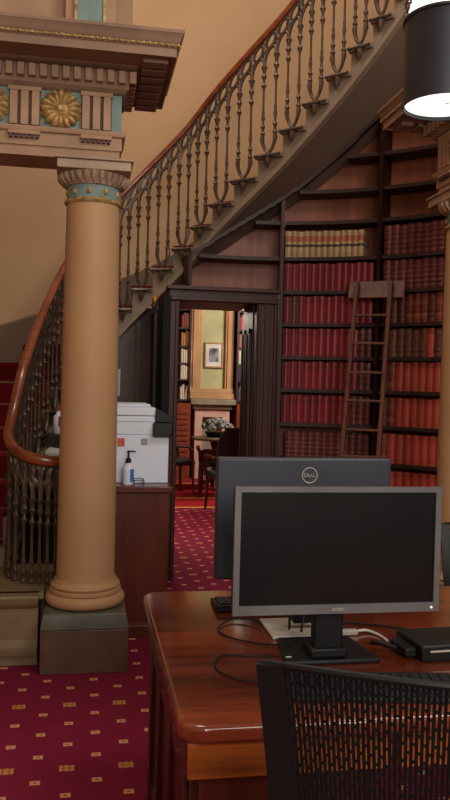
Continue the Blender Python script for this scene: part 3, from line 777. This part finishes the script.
# ------------------------------------------------------------------ printer cabinet and what stands on it
cb = thing('wooden_cabinet', 'mahogany cabinet behind the left column carrying the printer', 'cabinet', (.34, 5.0, 0))
MB().box(.15,.525,4.69,5.3,.855,.893).build('top', m_cab, cb, bevel=.006)
MB().box(.165,.51,4.715,5.28,.07,.855).build('body', m_cab, cb, bevel=.003)
MB().box(.16,.515,4.70,5.29,0,.07).build('plinth', m_cab, cb, bevel=.004)
MB().box(.16,.515,4.705,4.715,.07,.082).build('trim_strip', m_ladder, cb)
pn = thing('printer', 'white office printer on the mahogany cabinet', 'printer', (.34, 5.0, .8935))
bd = MB().box(.175,.514,4.85,5.25,.8935,1.185).box(.175,.43,4.85,5.25,1.185,1.30); bd.build('body', m_white, pn, bevel=.006)
MB().box(.175,.43,4.845,5.25,1.302,1.352).box(.18,.40,4.85,5.25,1.352,1.372).build('scanner_lid', m_white, pn, bevel=.006)
cp = MB().box(.415,.53,4.80,4.98,1.18,1.262); cp.build('control_panel', m_black, pn, bevel=.006)
MB().loft([[(.43,y,1.265),(.54,y,1.265),(.54,y,1.29),(.445,y,1.345),(.43,y,1.345)] for y in (4.83,4.96)]).build('display', m_black, pn, bevel=.003)
MB().box(.204,.247,4.847,4.85,1.115,1.165).build('orange_sticker', m_orange, pn)['label'] = 'orange sticker'
MB().box(.345,.385,4.847,4.85,1.125,1.165).build('grey_sticker', m_greyl, pn)['label'] = 'grey sticker'
MB().box(.18,.51,4.848,4.85,1.265,1.268).build('tray_line', m_greyl, pn)
sn = thing('sanitiser_bottle', 'hand sanitiser pump bottle with blue label in front of the printer', 'bottle', (.268, 4.775, .8935))
MB().lathe([(.03,0),(.034,.005),(.034,.09),(.03,.11),(.014,.125),(.014,.135)], seg=24).build('bottle', m_white, sn, world=False)
mb = MB(); mb.loft([[(.0350*math.cos(q), .0350*math.sin(q), z) for z in (.02,.095)] for q in np.linspace(-1.3, .1, 8)], closed=False, cap=False)
mb.build('label', m_blue, sn, world=False, fix=False)
MB().lathe([(.013,.13),(.017,.132),(.017,.155),(.008,.158),(.005,.19),(.009,.192),(.009,.203),(.001,.204)], seg=14).tube([(0,0,.198),(.03,0,.20),(.042,0,.195)], .005, 6).build('pump', m_black, sn, world=False)
wt = MB()
wt.tube([(.30,4.73,.925),(.36,4.73,.925),(.36,4.83,.925),(.30,4.83,.925)], .0025, 6, closed=True)
for (x, y) in ((.302,4.73),(.36,4.73),(.36,4.83),(.302,4.83)): wt.tube([(x,y,.894),(x,y,.925)], .0025, 6)
tag(wt.build('wire_tray', m_black), 'small black wire tray beside the sanitiser bottle', 'tray')
stn = thing('black_stand', 'black stand inside the stair scroll holding a red-labelled bottle', 'stand', (-.1, 5.3, 0))
MB().box(-.24,.10,5.14,5.44,.02,1.0).box(-.24,.10,5.14,5.44,0,.02).build('body', m_black, stn, bevel=.005)
MB().box(-.25,.11,5.13,5.45,1.0,1.02).build('top', m_black, stn, bevel=.005)
MB().box(-.23,.05,5.26,5.44,1.02,1.155).build('upper_box', m_black, stn, bevel=.005)
sb = thing('spray_bottle', 'white bottle with a red label seen through the stair balusters', 'bottle', (-.155, 5.32, 1.1555))
MB().lathe([(.034,0),(.038,.006),(.038,.11),(.02,.135),(.014,.15)], seg=18).build('bottle', m_white, sb, world=False)
mb = MB(); mb.loft([[(.0388*math.cos(q), .0388*math.sin(q), z) for z in (.05,.115)] for q in np.linspace(-1.7, .6, 9)], closed=False, cap=False)
mb.build('label', m_redp, sb, world=False, fix=False)
MB().box(-.012,.03,-.011,.011,.15,.18).build('trigger', m_redp, sb, world=False, bevel=.003)
pk = MB(); pk.loft([[(-.055,-.03,0),(.055,-.03,0),(.055,.03,0),(-.055,.03,0)],[(-.06,-.035,.03),(.055,-.03,.025),(.06,.035,.03),(-.055,.03,.035)],[(-.03,-.02,.055),(.045,-.02,.045),(.04,.015,.05),(-.03,.02,.058)]])
tag(pk.build('paper_packet', m_lgrey, loc=(-.18, 5.19, 1.0205), bevel=.006), 'crumpled pale packet on the black stand inside the stair scroll', 'packet')

# ------------------------------------------------------------------ desk
dk = thing('wooden_desk', 'large varnished wooden desk with rounded corners in the foreground', 'desk', (1.05, 2.28, 0))
DX0, DX1, DY0, DY1 = .222, 1.95, 1.715, 2.87
rc = .06; poly = []
for (cx, cy, a0) in ((DX1-rc,DY1-rc,0),(DX0+rc,DY1-rc,90),(DX0+rc,DY0+rc,180),(DX1-rc,DY0+rc,270)):
    for k in range(7): a = rad(a0+15*k); poly.append((cx+rc*math.cos(a), cy+rc*math.sin(a)))
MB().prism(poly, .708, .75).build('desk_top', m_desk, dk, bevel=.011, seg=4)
MB().box(DX0+.018,DX1-.018,DY0+.04,DY1-.03,.62,.708).build('apron', m_deskd, dk, bevel=.003)
for (x0, x1) in ((DX0+.02, .72), (.735, 1.43), (1.445, DX1-.02)):
    d = MB().box(x0,x1,DY0+.022,DY0+.04,.622,.706).build('drawer', m_apron, dk, bevel=.004)
    sub(MB().lathe([(.012,0),(.016,-.008),(.012,-.02),(.001,-.024)], ((x0+x1)/2, DY0+.022, .668), 14, axis='y'), 'knob', m_brass, d)
for (x0, x1) in ((DX0+.035, .70), (1.46, DX1-.035)):
    ped = MB().box(x0,x1,DY0+.09,DY1-.09,.06,.62).build('pedestal', m_deskd, dk, bevel=.004)
    MB().box(x0-.012,x1+.012,DY0+.075,DY1-.075,0,.06).build('plinth', m_deskd, dk, bevel=.006)
    for (z0, z1) in ((.09,.26),(.275,.44),(.455,.605)):
        d = MB().box(x0+.02,x1-.02,DY0+.075,DY0+.09,z0,z1).build('drawer', m_cab, dk, bevel=.004)
        sub(MB().lathe([(.012,0),(.016,-.008),(.012,-.02),(.001,-.024)], ((x0+x1)/2, DY0+.075, (z0+z1)/2), 14, axis='y'), 'knob', m_brass, d)
mb = MB()
for (y0, y1) in ((DY0+.11, DY0+.17), (DY0+.42, DY0+.47), (DY0+.72, DY0+.77), (DY1-.17, DY1-.11)): mb.box(DX0+.022,DX0+.07,y0,y1,.06,.62)
mb.box(DX0+.028,DX0+.07,DY0+.11,DY1-.11,.55,.61).box(DX0+.028,DX0+.07,DY0+.11,DY1-.11,.07,.14)
mb.build('side_panelling', m_deskd, dk, bevel=.005)
ZT = .7505
# front monitor
mn = thing('computer_monitor', 'silver-framed computer monitor facing the camera, screen off', 'monitor', (.672, 2.1, ZT))
MB().box(.396,.962,2.045,2.085,.905,1.232).box(.50,.85,2.085,2.12,.96,1.17).build('housing', m_black, mn, bevel=.006)
bz = MB()
bz.box(.393,.965,2.036,2.05,.898,.922).box(.393,.965,2.036,2.05,1.222,1.236).box(.393,.409,2.036,2.05,.922,1.222).box(.949,.965,2.036,2.05,.922,1.222)
bez = bz.build('bezel', m_silver, mn)
MB().box(.409,.949,2.042,2.05,.922,1.222).build('screen', m_blackg, mn)
text_mb('acer', .016, None, lambda x, y, z: (.679+x*1.25, 2.0355-z, .911+y)).build('brand_lettering', m_lgrey, mn, smooth=False)['label'] = 'pale lettering on the lower bezel'
MB().lathe([(.003,0),(.003,-.002),(.001,-.0025)], (.943, 2.036, .909), 10, axis='y').build('power_light', mat('warm_indicator', (255, 236, 200), .4, emit=((255, 236, 200), 1.0)), mn)['label'] = 'small lit power light'
MB().box(.63,.714,2.09,2.125,.77,1.05).box(.62,.724,2.08,2.17,ZT+.012,.79).build('stand_neck', m_black, mn, bevel=.006)
MB().loft([[(.545,2.065,z),(.815,2.065,z),(.79,2.275,z),(.575,2.275,z)] for z in (ZT,ZT+.012)]).build('stand_base', m_black, mn, bevel=.004)
MB().box(.556,.572,2.10,2.106,ZT+.012,ZT+.0135).build('base_sticker', m_whitel, mn)['label'] = 'tiny white sticker'
# back monitor
bm_ = thing('computer_monitor', 'dark slate monitor seen from behind with a round logo, beyond the silver one', 'monitor', (.68, 2.45, ZT))
MB().box(.404,.962,2.395,2.43,.905,1.280).build('housing', m_navy, bm_, bevel=.008, seg=3)
MB().box(.43,.925,2.430,2.434,.915,1.265).build('screen', m_blackg, bm_)
LX, LZ = .695, 1.226
ringm = MB(); ringm.tube([(LX+.0235*math.cos(q), 2.3945, LZ+.0235*math.sin(q)) for q in np.linspace(0, 2*PI, 41)[:-1]], .0019, 6, closed=True)
for (ch, dx, ang) in (('D', -.0128, 0), ('E', -.0035, 33), ('L', .0062, 0), ('L', .0138, 0)):
    ca, sa = math.cos(rad(ang)), math.sin(rad(ang))
    tm = text_mb(ch, .0165, None, lambda x, y, z: (LX+dx+x*ca-y*sa, 2.3942-z, LZ+x*sa+y*ca)); ringm.add(tm.v, tm.f)
ringm.build('round_logo', m_lgrey, bm_, smooth=False, fix=False)['label'] = 'pale round logo with lettering'
MB().box(.645,.715,2.355,2.395,.775,1.10).build('stand_neck', m_black, bm_, bevel=.005)
MB().box(.563,.735,2.285,2.475,ZT,ZT+.010).build('stand_base', m_lgrey, bm_, bevel=.004)['label'] = 'light grey rectangular stand base'
# keyboards
def keyboard(loc, rz, label, wd=.44, dp=.13):
    t = thing('computer_keyboard', label, 'keyboard', loc, rz, 'black keyboards on the desk')
    MB().loft([[(-wd/2,0,0),(wd/2,0,0),(wd/2,0,.012),(-wd/2,0,.012)],[(-wd/2,dp,0),(wd/2,dp,0),(wd/2,dp,.024),(-wd/2,dp,.024)]]).build('case', m_black, t, world=False, bevel=.003)
    k = MB(); nx, ny = 18, 5
    for j in range(ny):
        for i in range(nx):
            x = -wd/2+.012+i*(wd-.024)/nx; y = .012+j*(dp-.022)/ny; z = .012+.012*y/dp
            k.box(x+.0015, x+(wd-.024)/nx-.0015, y+.0015, y+(dp-.022)/ny-.0015, z, z+.007)
    k.build('keys', mat('dark_keys', (34, 34, 36), .5), t, world=False)
    return t
keyboard((.69, 1.80, ZT), rad(-8), 'black keyboard lying behind the foreground mesh chair', .46, .145)
keyboard((.665, 2.72, ZT), PI, 'black keyboard at the far desk edge, end showing left of the monitors', .44, .14)
# black box at right
bx = thing('mini_computer', 'small flat black box with a silver strip beside the front monitor', 'computer', (1.0, 2.12, ZT), rad(4))
MB().box(-.075,.17,-.06,.10,0,.045).build('case', m_black, bx, world=False, bevel=.005)
MB().box(-.05,.03,-.0612,-.06,.026,.031).build('strip', m_lgrey, bx, world=False)['label'] = 'thin silver strip'
MB().box(-.11,-.076,-.03,.07,.006,.03).tube([(-.11,.02,.016),(-.14,.05,.02),(-.16,.09,.014)], .008, 6).build('plug', m_black, bx, world=False, bevel=.004)
# cables
def smooth_path(pts, n=8):
    K = [(i,)+tuple(p) for i, p in enumerate(pts)]
    return [herm(K, t) for t in np.linspace(0, len(pts)-1, n*(len(pts)-1)+1)]
def cable(pts, r, m, label):
    tag(MB().tube(smooth_path(pts), r, 7).build('cable', m), label, 'cable')
z = ZT+.004
cable([(.60,2.20,z+.012),(.53,2.24,z),(.44,2.31,z),(.42,2.40,z),(.48,2.48,z+.004),(.55,2.44,z+.008),(.552,2.36,z+.012)], .0026, m_black, 'black cable looping widest left on the desk behind the front monitor')
cable([(.553,2.10,z+.012),(.48,2.14,z),(.40,2.16,z),(.36,2.10,z),(.37,2.02,z),(.43,1.96,z),(.53,1.955,z),(.62,1.98,z)], .0024, m_black, 'black cable curving round in front of the monitor base on the left')
cable([(.625,2.33,z+.012),(.63,2.335,.84),(.66,2.33,.87),(.66,2.30,.83),(.64,2.25,.785)], .004, m_black, 'black cable hanging in a loop above the light grey stand base')
cable([(.72,2.34,z+.004),(.76,2.33,z+.002),(.80,2.42,z),(.90,2.40,z),(1.00,2.34,z),(1.06,2.30,z)], .003, m_black, 'black cable trailing right from the monitors to the flat black box')
cable([(.838,2.318,z+.006),(.87,2.325,z+.004),(.895,2.29,z),(.90,2.235,z)], .004, m_whitel, 'short white cable on the desk right of the monitor stand')
tag(MB().box(-.022,.03,-.012,.012,0,.016).build('cable_adapter', m_lgrey, loc=(.805, 2.315, ZT), bevel=.004), 'pale grey adapter plug at the end of the white cable', 'adapter')

# ------------------------------------------------------------------ mesh office chairs
def mesh_chair(loc, rz, label, top=1.088):
    t = thing('office_chair', label, 'chair', loc, rz, 'black mesh office chairs')
    ZB = top-.50
    def S(u, v):        # u -1..1, v 0..1 -> surface of the back
        hw = .20+.045*v
        return Vector((hw*u, -.02-.05*(1-u*u)*1.0-.03*v+.03*math.sin(PI*v), ZB+.50*v-.012*u*u*v))
    mb = MB(); NB, NV = 56, 18
    for i in range(NB+1):
        u = -.90+1.8*i/NB; hwid = .0025
        for j in range(10):
            a, b = S(u, j/10), S(u, (j+1)/10)
            mb.obox(a-Vector((hwid,.001,0)), (2*hwid,0,0), (0,.002,0), b-a)
        if i < NB:
            for j in range(NV):
                v = (j+(.5 if i % 2 else 0))/NV
                a, b = S(u, v), S(u+1.8/NB, v)
                mb.obox(a-Vector((0,.001,.0022)), b-a, (0,.002,0), (0,0,.0044))
    mb.build('mesh_back', m_mesh, t, world=False, smooth=False, fix=False)
    loop = [S(u, 1) for u in np.linspace(-1, 1, 15)]+[S(1, v) for v in np.linspace(.97, .0, 12)]+[S(u, 0) for u in np.linspace(.97, -.97, 12)]+[S(-1, v) for v in np.linspace(0, .97, 12)]
    fr = MB(); fr.tube(loop, .006, 8, closed=True)
    for s in (-1, 1):
        rings = []
        for v in np.linspace(0, 1, 12):
            c = S(s*.955, v); wv = .021+.006*(1-v); rings.append([c+Vector((dx*wv, dy, 0)) for dx, dy in ((-1,-.012),(1,-.012),(1,.012),(-1,.012))])
        fr.loft(rings)
    fr.build('back_frame', m_black, t, world=False)
    MB().tube([(0,-.13,ZB+.22),(0,-.14,ZB+.05),(0,-.12,ZB-.08),(0,-.02,ZB-.16),(0,.12,ZB-.17)], [.02,.028,.03,.03,.03], 8).build('back_support', m_black, t, world=False)
    lb = MB(); lb.loft([[S(u, v)+Vector((0,-.03+o,0)) for (v, o) in ((.12,0),(.36,0),(.36,.008),(.12,.008))] for u in np.linspace(-.5, .5, 8)])
    lb.build('lumbar_pad', m_black, t, world=False)
    zs = .46
    MB().box(-.24,.24,.0,.47,zs-.05,zs).build('seat', m_mesh, t, world=False, bevel=.035, seg=4)
    MB().lathe([(.028,.08),(.028,.25),(.02,.25),(.02,.40),(.06,.405),(.06,.415)], (0,.23,0), 16).build('gas_lift', m_black, t, world=False)
    for k in range(5):
        a = 2*PI*k/5+.3; c, s = math.cos(a), math.sin(a)
        lg = MB().tube([(0,.23,.10),(.15*c,.23+.15*s,.095),(.27*c,.23+.27*s,.07)], [.03,.024,.018], 8).build('base_leg', m_black, t, world=False)
        sub(MB().lathe([(.001,-.018),(.024,-.016),(.027,-.008),(.027,.008),(.024,.016),(.001,.018)], (.275*c,.23+.275*s,.0275), 14, axis='x'), 'caster', m_black, lg)
    return t
mesh_chair((.525, 1.135, 0), rad(-24), 'black mesh office chair in the foreground, seen from behind')
mesh_chair((1.90, 3.42, 0), rad(165), 'black mesh office chair beyond the desk, at the right photo edge', .88)

# ------------------------------------------------------------------ pendant lamp
lp = thing('pendant_lamp', 'dark drum pendant lamp with a lit opal bowl hanging at the top right', 'lamp', (1.22, 2.648, 2.49))
r = .143
MB().lathe([(r,0),(r,.29),(r+.006,.293),(r+.006,.302),(r-.004,.302),(r-.004,.0)], seg=48, cap=False).build('drum_shade', m_shade, lp, world=False)
MB().lathe([(.001,.012),(.09,.008),(r-.008,.012),(r-.008,.02),(.001,.02)], seg=40).build('bottom_diffuser', m_opal, lp, world=False)
MB().lathe([(r-.014,.302),(r-.01,.42),(r-.03,.56),(r-.03,.565),(.001,.57)], seg=40).build('upper_glass', m_opal, lp, world=False)
sc = MB()
for k in range(8):
    a0 = 2*PI*k/8; pts = []
    for q in np.linspace(0, 3.6*PI, 30):
        rr = .026*(1-q/(3.6*PI)*.75); pts.append((a0+(rr*math.cos(q)-.0)/r, .335+rr*math.sin(q)*.9))
    sc.tube([((r+.002)*math.cos(a), (r+.002)*math.sin(a), z) for a, z in pts], .004, 5)
sc.build('scrollwork', m_iron, lp, world=False)
MB().tube([(0,-.0,.0115),(.03,-.06,.006),(.045,-.135,.004)], .0015, 5).tube([(0,0,.57),(0,0,3.1)], .008, 8).build('rod', m_black, lp, world=False)
